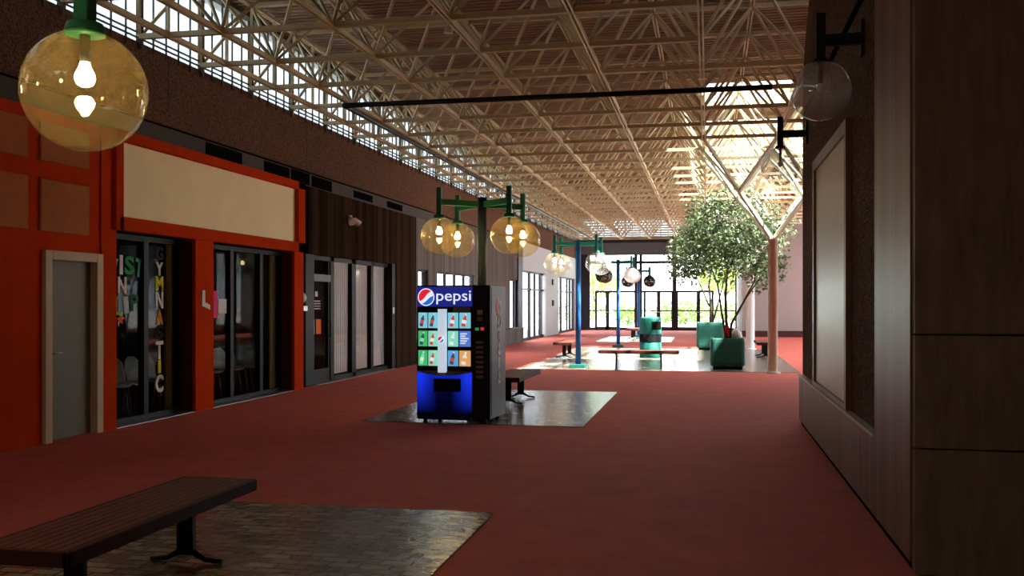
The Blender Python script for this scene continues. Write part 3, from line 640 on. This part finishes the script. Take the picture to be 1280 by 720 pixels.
ba = MB().box(mx_(590.5), mx_(603), Y0 - .03, Y0, mz_(419), mz_(408)).build('bill_acceptor', M['black'], cp, bevel=.006)
MB().box(mx_(591.5), mx_(596), Y0 - .033, Y0 - .028, mz_(413.5), mz_(410)).build('green_light', mat('green light', (.1, .3, .1), .4, emit=(.1, .5, .15), es=.35), ba); MB().box(mx_(598), mx_(602), Y0 - .033, Y0 - .028, mz_(413.5), mz_(409.5)).build('red_light', mat('red light', (.5, .05, .05), .4, emit=(.7, .05, .06), es=.6), ba)
for k in range(8): MB().box(mx_(592), mx_(600.5), Y0 - .012, Y0, mz_(430 + 6.1 * k), mz_(427 + 6.1 * k)).build('select_button', M['vm_btn'], cp, bevel=.003)
# side emblem and upright lettering
sp_ = [c for c in vm.children if c.name.startswith('side_panel')][0]
emblem(sp_, .0, 1.53, .115, .5225, 1.25, [M['vm_silver'], M['vm_sred'], M['vm_side']], 'x', 1.15)
f = MB(); fit_text(f, 'pepsi', (.524, .09, .50), (0, 0, 1), (0, -1, 0), .80, .16, .01); f.build('lettering', M['vm_silver'], sp_)
f = MB(); n = 24
for k in range(n):
    a, b_ = 2 * math.pi * k / n, 2 * math.pi * (k + 1) / n; f.bar((.5225, .02 + .07 * math.cos(a), 1.345 + .055 * math.sin(a)), (.5225, .02 + .07 * math.cos(b_), 1.345 + .055 * math.sin(b_)), .008)
f.build('ring_mark', M['vm_silver'], sp_)

# ------------------------------------------------------------------ BENCHES
def make_bench():
    root = empty('slatted_bench', (0, 0, 0)); L_ = 1.9; W_ = .53
    n = 8; sw = (W_ - .07) / n
    for k in range(n): MB().box(-W_ / 2 + .035 + k * sw + .004, -W_ / 2 + .035 + (k + 1) * sw - .004, -L_ / 2 + .03, L_ / 2 - .03, .405, .452).build('slat', M['slat'], root, bevel=.006)
    f = MB().box(-W_ / 2, -W_ / 2 + .035, -L_ / 2, L_ / 2, .375, .45).box(W_ / 2 - .035, W_ / 2, -L_ / 2, L_ / 2, .375, .45).box(-W_ / 2, W_ / 2, -L_ / 2, -L_ / 2 + .03, .375, .45).box(-W_ / 2, W_ / 2, L_ / 2 - .03, L_ / 2, .375, .45)
    f.build('seat_frame', M['benchframe'], root, bevel=.006)
    for s_ in (-1, 1):
        y = s_ * .53; l_ = MB().box(-.055, .055, y - .018, y + .018, .05, .385).box(-.2, .2, y - .03, y + .03, .355, .39).build('leg', M['black'], root)
        f = MB()
        for d_ in (-1, 1): f.tube([(0, y, .075), (d_ * .06, y, .06), (d_ * .13, y, .022), (d_ * .24, y, .014)], [.022, .02, .016, .014], 8)
        f.build('foot', M['black'], l_)
    return root
b0 = make_bench()
for i, (x, y, z, a, lab) in enumerate([(-3.16, 4.88, .009, 0, 'nearest dark red-brown slatted bench, cut by the picture edge on the front paving'),
        (-3.08, 15.3, .009, 0, 'slatted bench standing just behind the vending machine'), (-1.62, 23.05, .009, 90, 'slatted bench set crosswise in front of the teal litter bin'),
        (-4.05, 27.9, .009, 0, 'slatted bench left of the blue lamp post'), (-3.2, 42.2, .009, 0, 'farthest slatted bench, left of the teal bin near the glass end wall'), (1.62, 29.0, .009, 0, 'slatted bench half hidden by the nearest cream column')]):
    b_ = b0 if i == 0 else copy_tree(b0)
    b_.location = (x, y, z); b_.rotation_euler = (0, 0, math.radians(a)); tag(b_, lab, 'bench', 'slatted benches down the mall')

# ------------------------------------------------------------------ BIN, PLANTERS, TREES
r = empty('litter_bin', (-1.63, 28.0, .009)); tag(r, 'round teal litter bin with a dark band and square opening, behind the crosswise bench', 'litter bin')
R_ = .34; r.scale = (.92, .92, 1.06)
MB().lathe([(.001, 0), (R_ - .02, 0), (R_, .02), (R_, .42), (.001, .42)], n=40).build('lower_drum', M['binteal'], r)
MB().lathe([(R_ + .005, .42), (R_ + .005, .64), (.001, .64)], n=40).build('band', mat('dark grey band', (.014, .014, .016), .8, spec=.0), r)
hd = MB().lathe([(R_, .64), (R_, 1.05), (R_ - .02, 1.09), (.001, 1.12)], n=40).build('hood', M['binteal'], r)
f = MB()
for k in range(8):
    a0 = math.radians(-80 + k * 8); a1 = math.radians(-80 + (k + 1) * 8); q = R_ + .006; f.add([(q * math.cos(a0), q * math.sin(a0), .76), (q * math.cos(a1), q * math.sin(a1), .76), (q * math.cos(a1), q * math.sin(a1), .98), (q * math.cos(a0), q * math.sin(a0), .98)], [(0, 1, 2, 3)])
f.build('opening', M['matte_black'], hd)
def planter(x, y, s_, h, label):
    r = empty('planter', (x, y, .009)); tag(r, label, 'planter', 'square green planters'); s_ /= 2
    MB().box(-s_ + .07, s_ - .07, -s_ + .07, s_ - .07, 0, .07).build('plinth', M['matte_black'], r)
    f = MB().box(-s_, s_, -s_, s_, .06, h - .06); t = .06
    f.box(-s_, s_, -s_, -s_ + t, h - .06, h).box(-s_, s_, s_ - t, s_, h - .06, h).box(-s_, -s_ + t, -s_ + t, s_ - t, h - .06, h).box(s_ - t, s_, -s_ + t, s_ - t, h - .06, h)
    f = MB(); prof = []
    for z, e in ((.06, -.05), (.10, -.01), (.16, 0), (h - .10, 0), (h - .03, -.01), (h, -.03), (h, -.09), (h - .08, -.09)):
        q = s_ + e; rc = min(.10, q * .4); ring = []
        for cx, cy_, a0 in ((1, 1, 0), (-1, 1, 90), (-1, -1, 180), (1, -1, 270)):
            for k in range(5): a = math.radians(a0 + k * 22.5); ring.append((cx * (q - rc) + rc * math.cos(a), cy_ * (q - rc) + rc * math.sin(a), z))
        prof.append(ring)
    n = len(prof[0]); f.add([p for rg in prof for p in rg], [(i * n + k, i * n + (k + 1) % n, (i + 1) * n + (k + 1) % n, (i + 1) * n + k) for i in range(len(prof) - 1) for k in range(n)], 0, False)
    f.add(prof[0], [list(range(n))])
    f.build('tub', M['planter'], r); MB().box(-s_ + .085, s_ - .085, -s_ + .085, s_ - .085, h - .12, h - .06).build('soil', M['soil'], r)
planter(.46, 23.75, .82, .74, 'nearer dark green planter with the multi-stemmed tree, beside the cream column')
planter(.08, 33.0, .92, .92, 'farther green planter behind and left of the nearer one')
def leaves(mb, c, rad, n, size, droop=.35):
    for _ in range(n):
        while True:
            p = Vector((random.uniform(-1, 1), random.uniform(-1, 1), random.uniform(-1, 1)))
            if p.length < 1: break
        p = p * (.55 + .45 * random.random()) if p.length < .5 else p
        o = Vector((c[0] + p.x * rad[0], c[1] + p.y * rad[1], c[2] + p.z * rad[2])); d_ = Vector((random.gauss(0, 1), random.gauss(0, 1), random.gauss(-droop, .7))).normalized()
        s_ = size * random.uniform(.7, 1.3); u = d_.orthogonal().normalized(); u.rotate(Matrix.Rotation(random.uniform(0, 6.28), 3, d_)); nn = d_.cross(u) * s_ * .12
        mb.add([o, o + d_ * s_ * .5 + u * s_ * .24 + nn, o + d_ * s_, o + d_ * s_ * .5 - u * s_ * .24 + nn], [(0, 1, 2, 3)])
def tree(x, y, z, stems, clumps, label, n, size, lm, band=False, cat='tree', name='indoor_tree', group=None):
    r = empty(name, (x, y, z)); tag(r, label, cat, group); f = MB()
    for pts, r0 in stems:
        k = len(pts); f.tube(pts, [r0 * (1 - .7 * i / (k - 1)) for i in range(k)], 8)
    t = f.build('trunk', M['bark'], r); g = MB()
    tot = sum(c[1][0] * c[1][1] * c[1][2] for c in clumps)
    for c, rad in clumps: leaves(g, c, rad, int(n * rad[0] * rad[1] * rad[2] / tot) + 20, size)
    g.build('foliage', lm, r)
    if band: MB().lathe([(.055, -.02), (.065, 0), (.065, .22), (.055, .24)], (-.02, 0, .10), 14).build('tied_cloth', M['redband'], r)
    return r
ZP = .69
tree(.46, 23.75, ZP, [([(0, 0, .0), (-.02, 0, .4), (-.05, .02, 1.0), (0, 0, 1.7), (-.1, .05, 2.4), (-.3, .1, 3.1)], .045), ([(.04, 0, .0), (.10, 0, .4), (.42, -.05, 1.0), (.62, -.1, 1.4), (.75, -.15, 2.0)], .04), ([(-.03, .03, .0), (-.14, .05, .7), (-.22, .05, 1.3), (-.5, .1, 2.1), (-.8, .1, 2.7)], .032), ([(.42, -.05, 1.0), (.9, -.1, 1.7), (1.2, -.1, 2.3)], .022), ([(0, 0, 1.7), (.5, 0, 2.6), (.7, 0, 3.2)], .022)],
     [((0, 0, 2.65), (1.05, .95, .75)), ((.6, -.25, 2.2), (.8, .8, .75)), ((.72, -.3, 1.5), (.38, .4, .36)), ((1.0, -.3, 1.75), (.45, .5, .5)), ((1.0, -.1, 2.75), (.7, .6, .55)), ((-.85, 0, 2.2), (.6, .7, .6)), ((.15, .1, 3.35), (.7, .7, .45)), ((-.5, .1, 3.1), (.55, .6, .5)), ((-.25, -.3, 1.75), (.6, .6, .45)), ((-.95, -.1, 1.65), (.4, .5, .4))],
     'leafy multi-stemmed tree growing from the nearer green planter under the rooflight', 5200, .115, M['leaf'], True)
tree(.08, 33.0, .84, [([(0, 0, .0), (.02, 0, .6), (-.05, 0, 1.3), (.05, 0, 2.0), (.2, 0, 3.0)], .05), ([(.05, 0, .0), (.25, 0, .7), (.45, 0, 1.5), (.7, 0, 2.2)], .04), ([(-.03, 0, .6), (-.4, 0, 1.5), (-.8, 0, 2.3)], .03)],
     [((-.2, 0, 2.6), (1.25, 1.1, .85)), ((-.8, 0, 2.1), (.8, .8, .55)), ((.7, 0, 2.3), (.9, .8, .7)), ((0, 0, 3.3), (.9, .8, .5)), ((-1.0, 0, 1.75), (.45, .5, .35))], 'leafy tree growing from the farther green planter, its leaves before the glass wall', 3600, .13, M['leaf'])
f = MB(); f.lathe([(.001, 0), (.12, .01), (.16, .08), (.13, .17), (.06, .23), (.03, .26), (.001, .27)], n=14); bg_ = tag(f.build('bag', M['bag'], loc=(.66, 23.93, .70)), 'small crumpled off-white bundle lying on the nearer planter by the stems', 'bag')

# ------------------------------------------------------------------ SHOP CHAIRS
def make_chair():
    root = empty('shop_chair', (0, 0, 0)); W_ = .21
    # moulded seat shell facing +X
    f = MB(); n = 10; vs = []; prof = [(.24, .42), (.20, .44), (.0, .425), (-.14, .43), (-.19, .48), (-.215, .60), (-.235, .74), (-.24, .80)]
    wd = [.17, .20, .21, .20, .19, .205, .17, .08]
    for (x, z), ww in zip(prof, wd):
        for k in range(n + 1): t = -1 + 2 * k / n; vs.append((x + .05 * t * t * (1 if z > .46 else 0), t * ww, z + (.02 * t * t if z <= .46 else 0)))
    f.add(vs, [(i * (n + 1) + k, i * (n + 1) + k + 1, (i + 1) * (n + 1) + k + 1, (i + 1) * (n + 1) + k) for i in range(len(prof) - 1) for k in range(n)], 0, True)
    o = f.build('shell', M['chair'], root); sd = o.modifiers.new('t', 'SOLIDIFY'); sd.thickness = .012
    for sx, sy in ((.17, -.15), (.17, .15), (-.15, -.15), (-.15, .15)): MB().tube([(sx * .8, sy, .42), (sx * 1.15, sy * 1.15, 0)], .011, 8).build('leg', M['steel'], root)
    return root
c0 = make_chair()
spots = [(11.95, -8.15, 0, 'leftmost grey plastic chair seen through the first lettered window'), (12.42, -8.2, 0, 'grey plastic chair second from the left behind the lettered glass'), (12.90, -8.25, 0, 'grey plastic chair behind the dark mullion of the lettered window'), (13.36, -8.3, 0, 'grey plastic chair behind the lower vertical letters'),
         (14.75, -8.25, -25, 'grey plastic chair seen just right of the middle red post'), (15.45, -8.25, -10, 'grey plastic chair in the middle of the right shop window'), (15.95, -8.25, 10, 'grey plastic chair deepest right in the right shop window')]
for i, (y, x, a, lab) in enumerate(spots):
    c = c0 if i == 0 else copy_tree(c0)
    c.location = (x, y, 0); c.rotation_euler = (0, 0, math.radians(a)); tag(c, lab, 'chair', 'grey chairs in the lettered shop')

# ------------------------------------------------------------------ LETTERS AND PAPERS ON THE LEFT SHOPFRONT
def letter(ch, y0, z0, y1, z1, m, label, tilt=0, x=GX + .004, group='cut-out letters on the shop glass'):
    f = MB(); c, s_ = math.cos(tilt), math.sin(tilt); fit_text(f, ch, (x, y0, z0), (0, c, s_), (0, -s_, c), y1 - y0, z1 - z0, .03, .006)
    tag(f.build('paper_letter', M[m]), label, 'letter', group)
letter('W', 11.06, 1.95, 11.38, 2.22, 'lt_blue', 'sky blue paper letter W starting the upper word on the glass', -.1)
letter('I', 11.43, 1.98, 11.50, 2.24, 'paper', 'white paper letter I in the upper word between W and S', 0)
letter('S', 11.54, 1.99, 11.74, 2.24, 'lt_green', 'green paper letter S in the upper word on the glass', -.05)
letter('T', 11.77, 1.97, 11.94, 2.22, 'lt_teal', 'teal paper letter T ending the upper word on the glass', -.15)
letter('N', 11.39, 1.72, 11.58, 1.95, 'paper', 'single white paper letter N under the upper word')
letter('L', 11.30, 1.45, 11.49, 1.69, 'lt_lime', 'lime green paper letter L starting the lowest word on the left glass', -.1)
letter('I', 11.54, 1.45, 11.64, 1.68, 'paleblue', 'pale blue paper letter I beside the lime L', .15)
letter('P', 11.68, 1.49, 11.87, 1.71, 'lt_dk', 'dark green paper letter P ending the lowest word', .1)
y0, y1 = 12.28, 12.47
for ch, z1, z0, m_, lab in (('G', 2.40, 2.21, 'lt_navy', 'navy paper letter G at the top of the vertical word'), ('Y', 2.18, 1.99, 'paper', 'white paper letter Y, second of the vertical word'), ('M', 1.98, 1.77, 'lt_yellow', 'yellow paper letter M in the vertical word'), ('N', 1.76, 1.52, 'paper', 'white paper letter N below the yellow M in the vertical word'), ('A', 1.50, 1.29, 'lt_amber', 'amber paper letter A in the vertical word'), ('S', 1.28, 1.09, 'lt_black', 'black paper letter S in the vertical word, hard to see on dark glass'), ('T', 1.06, .80, 'paper', 'white paper letter T low in the vertical word'), ('I', .79, .60, 'lt_yellow', 'yellow paper letter I in the vertical word'), ('C', .58, .33, 'paper', 'white paper letter C at the foot of the vertical word')):
    k = .06 if ch == 'I' else 0; letter(ch, y0 + k, z0, y1 - k, z1, m_, lab)
f = MB(); n = 10
f.prism([(11.45 + (.10 if k % 2 == 0 else .045) * math.sin(2 * math.pi * k / n), 1.38 + (.075 if k % 2 == 0 else .035) * math.cos(2 * math.pi * k / n)) for k in range(n)], 'x', GX + .001, GX + .006)
tag(f.build('paper_star', M['orangep']), 'orange paper star stuck under the lime L on the glass', 'star')
def paper(y0, y1, z0, z1, x, m, label, name='paper_notice', group=None, tilt=0):
    tag(MB().box(x, x + .003, y0, y1, z0, z1).build(name, M[m]), label, 'notice', group)
paper(13.80, 14.03, 1.36, 1.79, GX + .004, 'pink', 'hot pink paper notice beside the middle red post')
paper(14.05, 14.32, 1.43, 1.66, GX + .002, 'paper', 'white paper notice beside the pink one')
f = MB().prism([(13.02, 1.56), (13.26, 1.50), (13.26, 1.57), (13.11, 1.61), (13.11, 1.79), (13.03, 1.79)], 'x', XL + .04, XL + .055)
tag(f.build('wall_marker', M['paper']), 'small white L-shaped piece fixed on the middle red post', 'marker')
def p2(y0, y1, z0, z1, m, lab): paper(y0, y1, z0, z1, WX + .004, m, lab, group='notices on the glass door')
p2(17.50, 17.66, 1.30, 1.50, 'paper', 'white notice on the glass door, upper of the column beside the frame'); p2(17.50, 17.70, .98, 1.27, 'paleblue', 'pale blue notice on the glass door, next to the orange one'); p2(17.78, 18.02, .98, 1.27, 'orangep', 'orange notice on the glass door')
f = MB().box(WX + .003, WX + .006, 17.74, 17.86, 1.72, 1.82)
for k in range(4): f.box(WX + .003, WX + .006, 17.66 + .03 * (k % 2), 18.0, 1.62 - .05 * k, 1.64 - .05 * k)
tag(f.build('door_decal', M['paper']), 'small white lines of lettering on the glass door above the notices', 'decal')
tag(MB().lathe([(.001, 0), (.09, .01), (.10, .03), (.06, .06), (.001, .07)], n=20).build('wall_bell', M['white'], loc=(XL - .02, 16.86, 1.69)), 'small round white fixture on the black strip beside the red post', 'fixture')
bpy.data.objects['wall_bell'].rotation_euler = (0, math.radians(90), 0); bpy.data.objects['wall_bell'].location = (XL - .06, 16.86, 1.69)
tag(MB().box(XL - .06, XL + .0, 16.80, 16.98, 1.44, 1.54).build('lock_box', M['steel'], bevel=.01), 'small grey box under the round white fixture on the black strip', 'box')
tag(MB().box(WX + .16, WX + .17, 22.02, 22.12, 1.33, 1.48).build('switch_plate', M['white']), 'small white plate on the black frame right of the blinds', 'plate')
# twin spot light on the dark timber
r = empty('twin_floodlight', (XL, 19.1, 3.35)); tag(r, 'small white twin-headed floodlight on the dark timber over the blinds', 'floodlight')
MB().box(0, .05, -.06, .06, -.02, .08).build('back_box', M['white'], r)
for s_ in (-1, 1): MB().tube([(.04, s_ * .03, .0), (.08, s_ * .12, .0), (.15, s_ * .20, -.09)], [.02, .05, .075], 14).build('lamp_head', M['white'], r)
# dark air vents in the grey band
for i, (y0, y1, z0, z1, lab) in enumerate([(13.25, 14.4, 3.84, 4.03, 'black air vent slot above the cream sign, nearest of the row'), (15.2, 16.2, 3.84, 4.03, 'black air vent slot above the right end of the cream sign'), (16.28, 17.1, 3.82, 4.04, 'tall black vent opening above the black strip by the sign corner'), (17.2, 18.2, 3.82, 4.03, 'dark vent panel above the glass door'), (19.42, 20.6, 3.85, 4.0, 'black air vent slot above the middle blind'), (21.6, 22.75, 3.85, 4.0, 'black air vent slot farthest along the dark timber shop')]):
    o = MB().box(XL - .03, XL - .012, y0, y1, z0, z1).build('air_vent', M['matte_black']); tag(o, lab, 'vent', 'air vents in the grey band')
    f = MB()
    for k in range(4): f.box(XL - .014, XL - .006, y0 + .02, y1 - .02, z0 + .02 + k * (z1 - z0 - .04) / 4, z0 + .035 + k * (z1 - z0 - .04) / 4)
    f.build('louvre', M['matte_black'], o)
for i, (y, z) in enumerate(((45.4, 2.55), (45.5, 1.55))):
    tag(MB().box(XL + .1, XL + .16, y - .18, y + .18, z - .14, z + .14).build('wall_box', M['black'], bevel=.01), ['upper small black box on the white pier past the glazed doors', 'lower small black box on the white pier past the glazed doors'][i], 'box', 'black boxes on the white pier')
# small spot lamp hanging on the truss
r = empty('spot_lamp', (-3.14, 11.45 + 0.0, 5.06)); tag(r, 'small white spot lamp under a crossing of the roof bars', 'spot lamp')
MB().tube([(0, 0, .02), (0, 0, -.06)], .012, 8).build('stem', M['white'], r); MB().lathe([(.001, -.05), (.04, -.05), (.055, -.12), (.05, -.13), (.001, -.12)], n=16).build('head', M['white'], r)

# ------------------------------------------------------------------ OUTDOORS
def bush(x, y, rx, ry, h, n, m, label, cat='bush', name='bush', group=None):
    f = MB(); leaves(f, (0, 0, h * .5), (rx, ry, h * .5), n, .28, 0); r = empty(name, (x, y, -.02)); tag(r, label, cat, group); f.build('foliage', m, r)
    g = MB()
    for k in range(5): g.tube([(0, 0, 0), (rx * .4 * math.cos(k * 1.3), ry * .4 * math.sin(k * 1.3), h * .6)], [.04, .015], 6)
    g.build('stem', M['bark'], r)
bush(-1.6, 70, 2.6, 1.6, 1.9, 1600, M['hedge'], 'broad bright green bush outside, right of the teal bin'); bush(-5.4, 66, .9, .9, 1.5, 500, M['hedge'], 'small round bush outside the left glass door'); bush(2.6, 72, 2.4, 1.4, 1.6, 1100, M['hedge'], 'low green hedge outside, behind the indoor trees'); bush(-9.5, 74, 2.5, 1.5, 1.7, 900, M['hedge'], 'low green hedge outside at the left end of the glass wall')
tree(1.3, 76, -.02, [([(0, 0, 0), (.1, 0, 1.5), (-.1, 0, 2.6), (-.6, 0, 3.8)], .14), ([(-.05, 0, 2.0), (.9, 0, 3.2), (1.4, 0, 4.0)], .09)], [((0, 0, 3.9), (2.2, 1.8, 1.5)), ((-1.2, 0, 3.2), (1.1, 1.2, .9)), ((1.2, 0, 3.1), (1.2, 1.2, .9))], 'yellow-green tree outside the glass wall, behind the indoor trees', 2200, .30, M['leafout'], name='outdoor_tree')
tree(-9.2, 78, -.02, [([(0, 0, 0), (.1, 0, 1.6), (0, 0, 3.0)], .14)], [((0, 0, 3.6), (2.3, 1.8, 1.6)), ((1.2, 0, 2.8), (1.0, 1, .8))], 'green tree outside at the left of the glass wall', 1800, .30, M['leafout'], name='outdoor_tree')
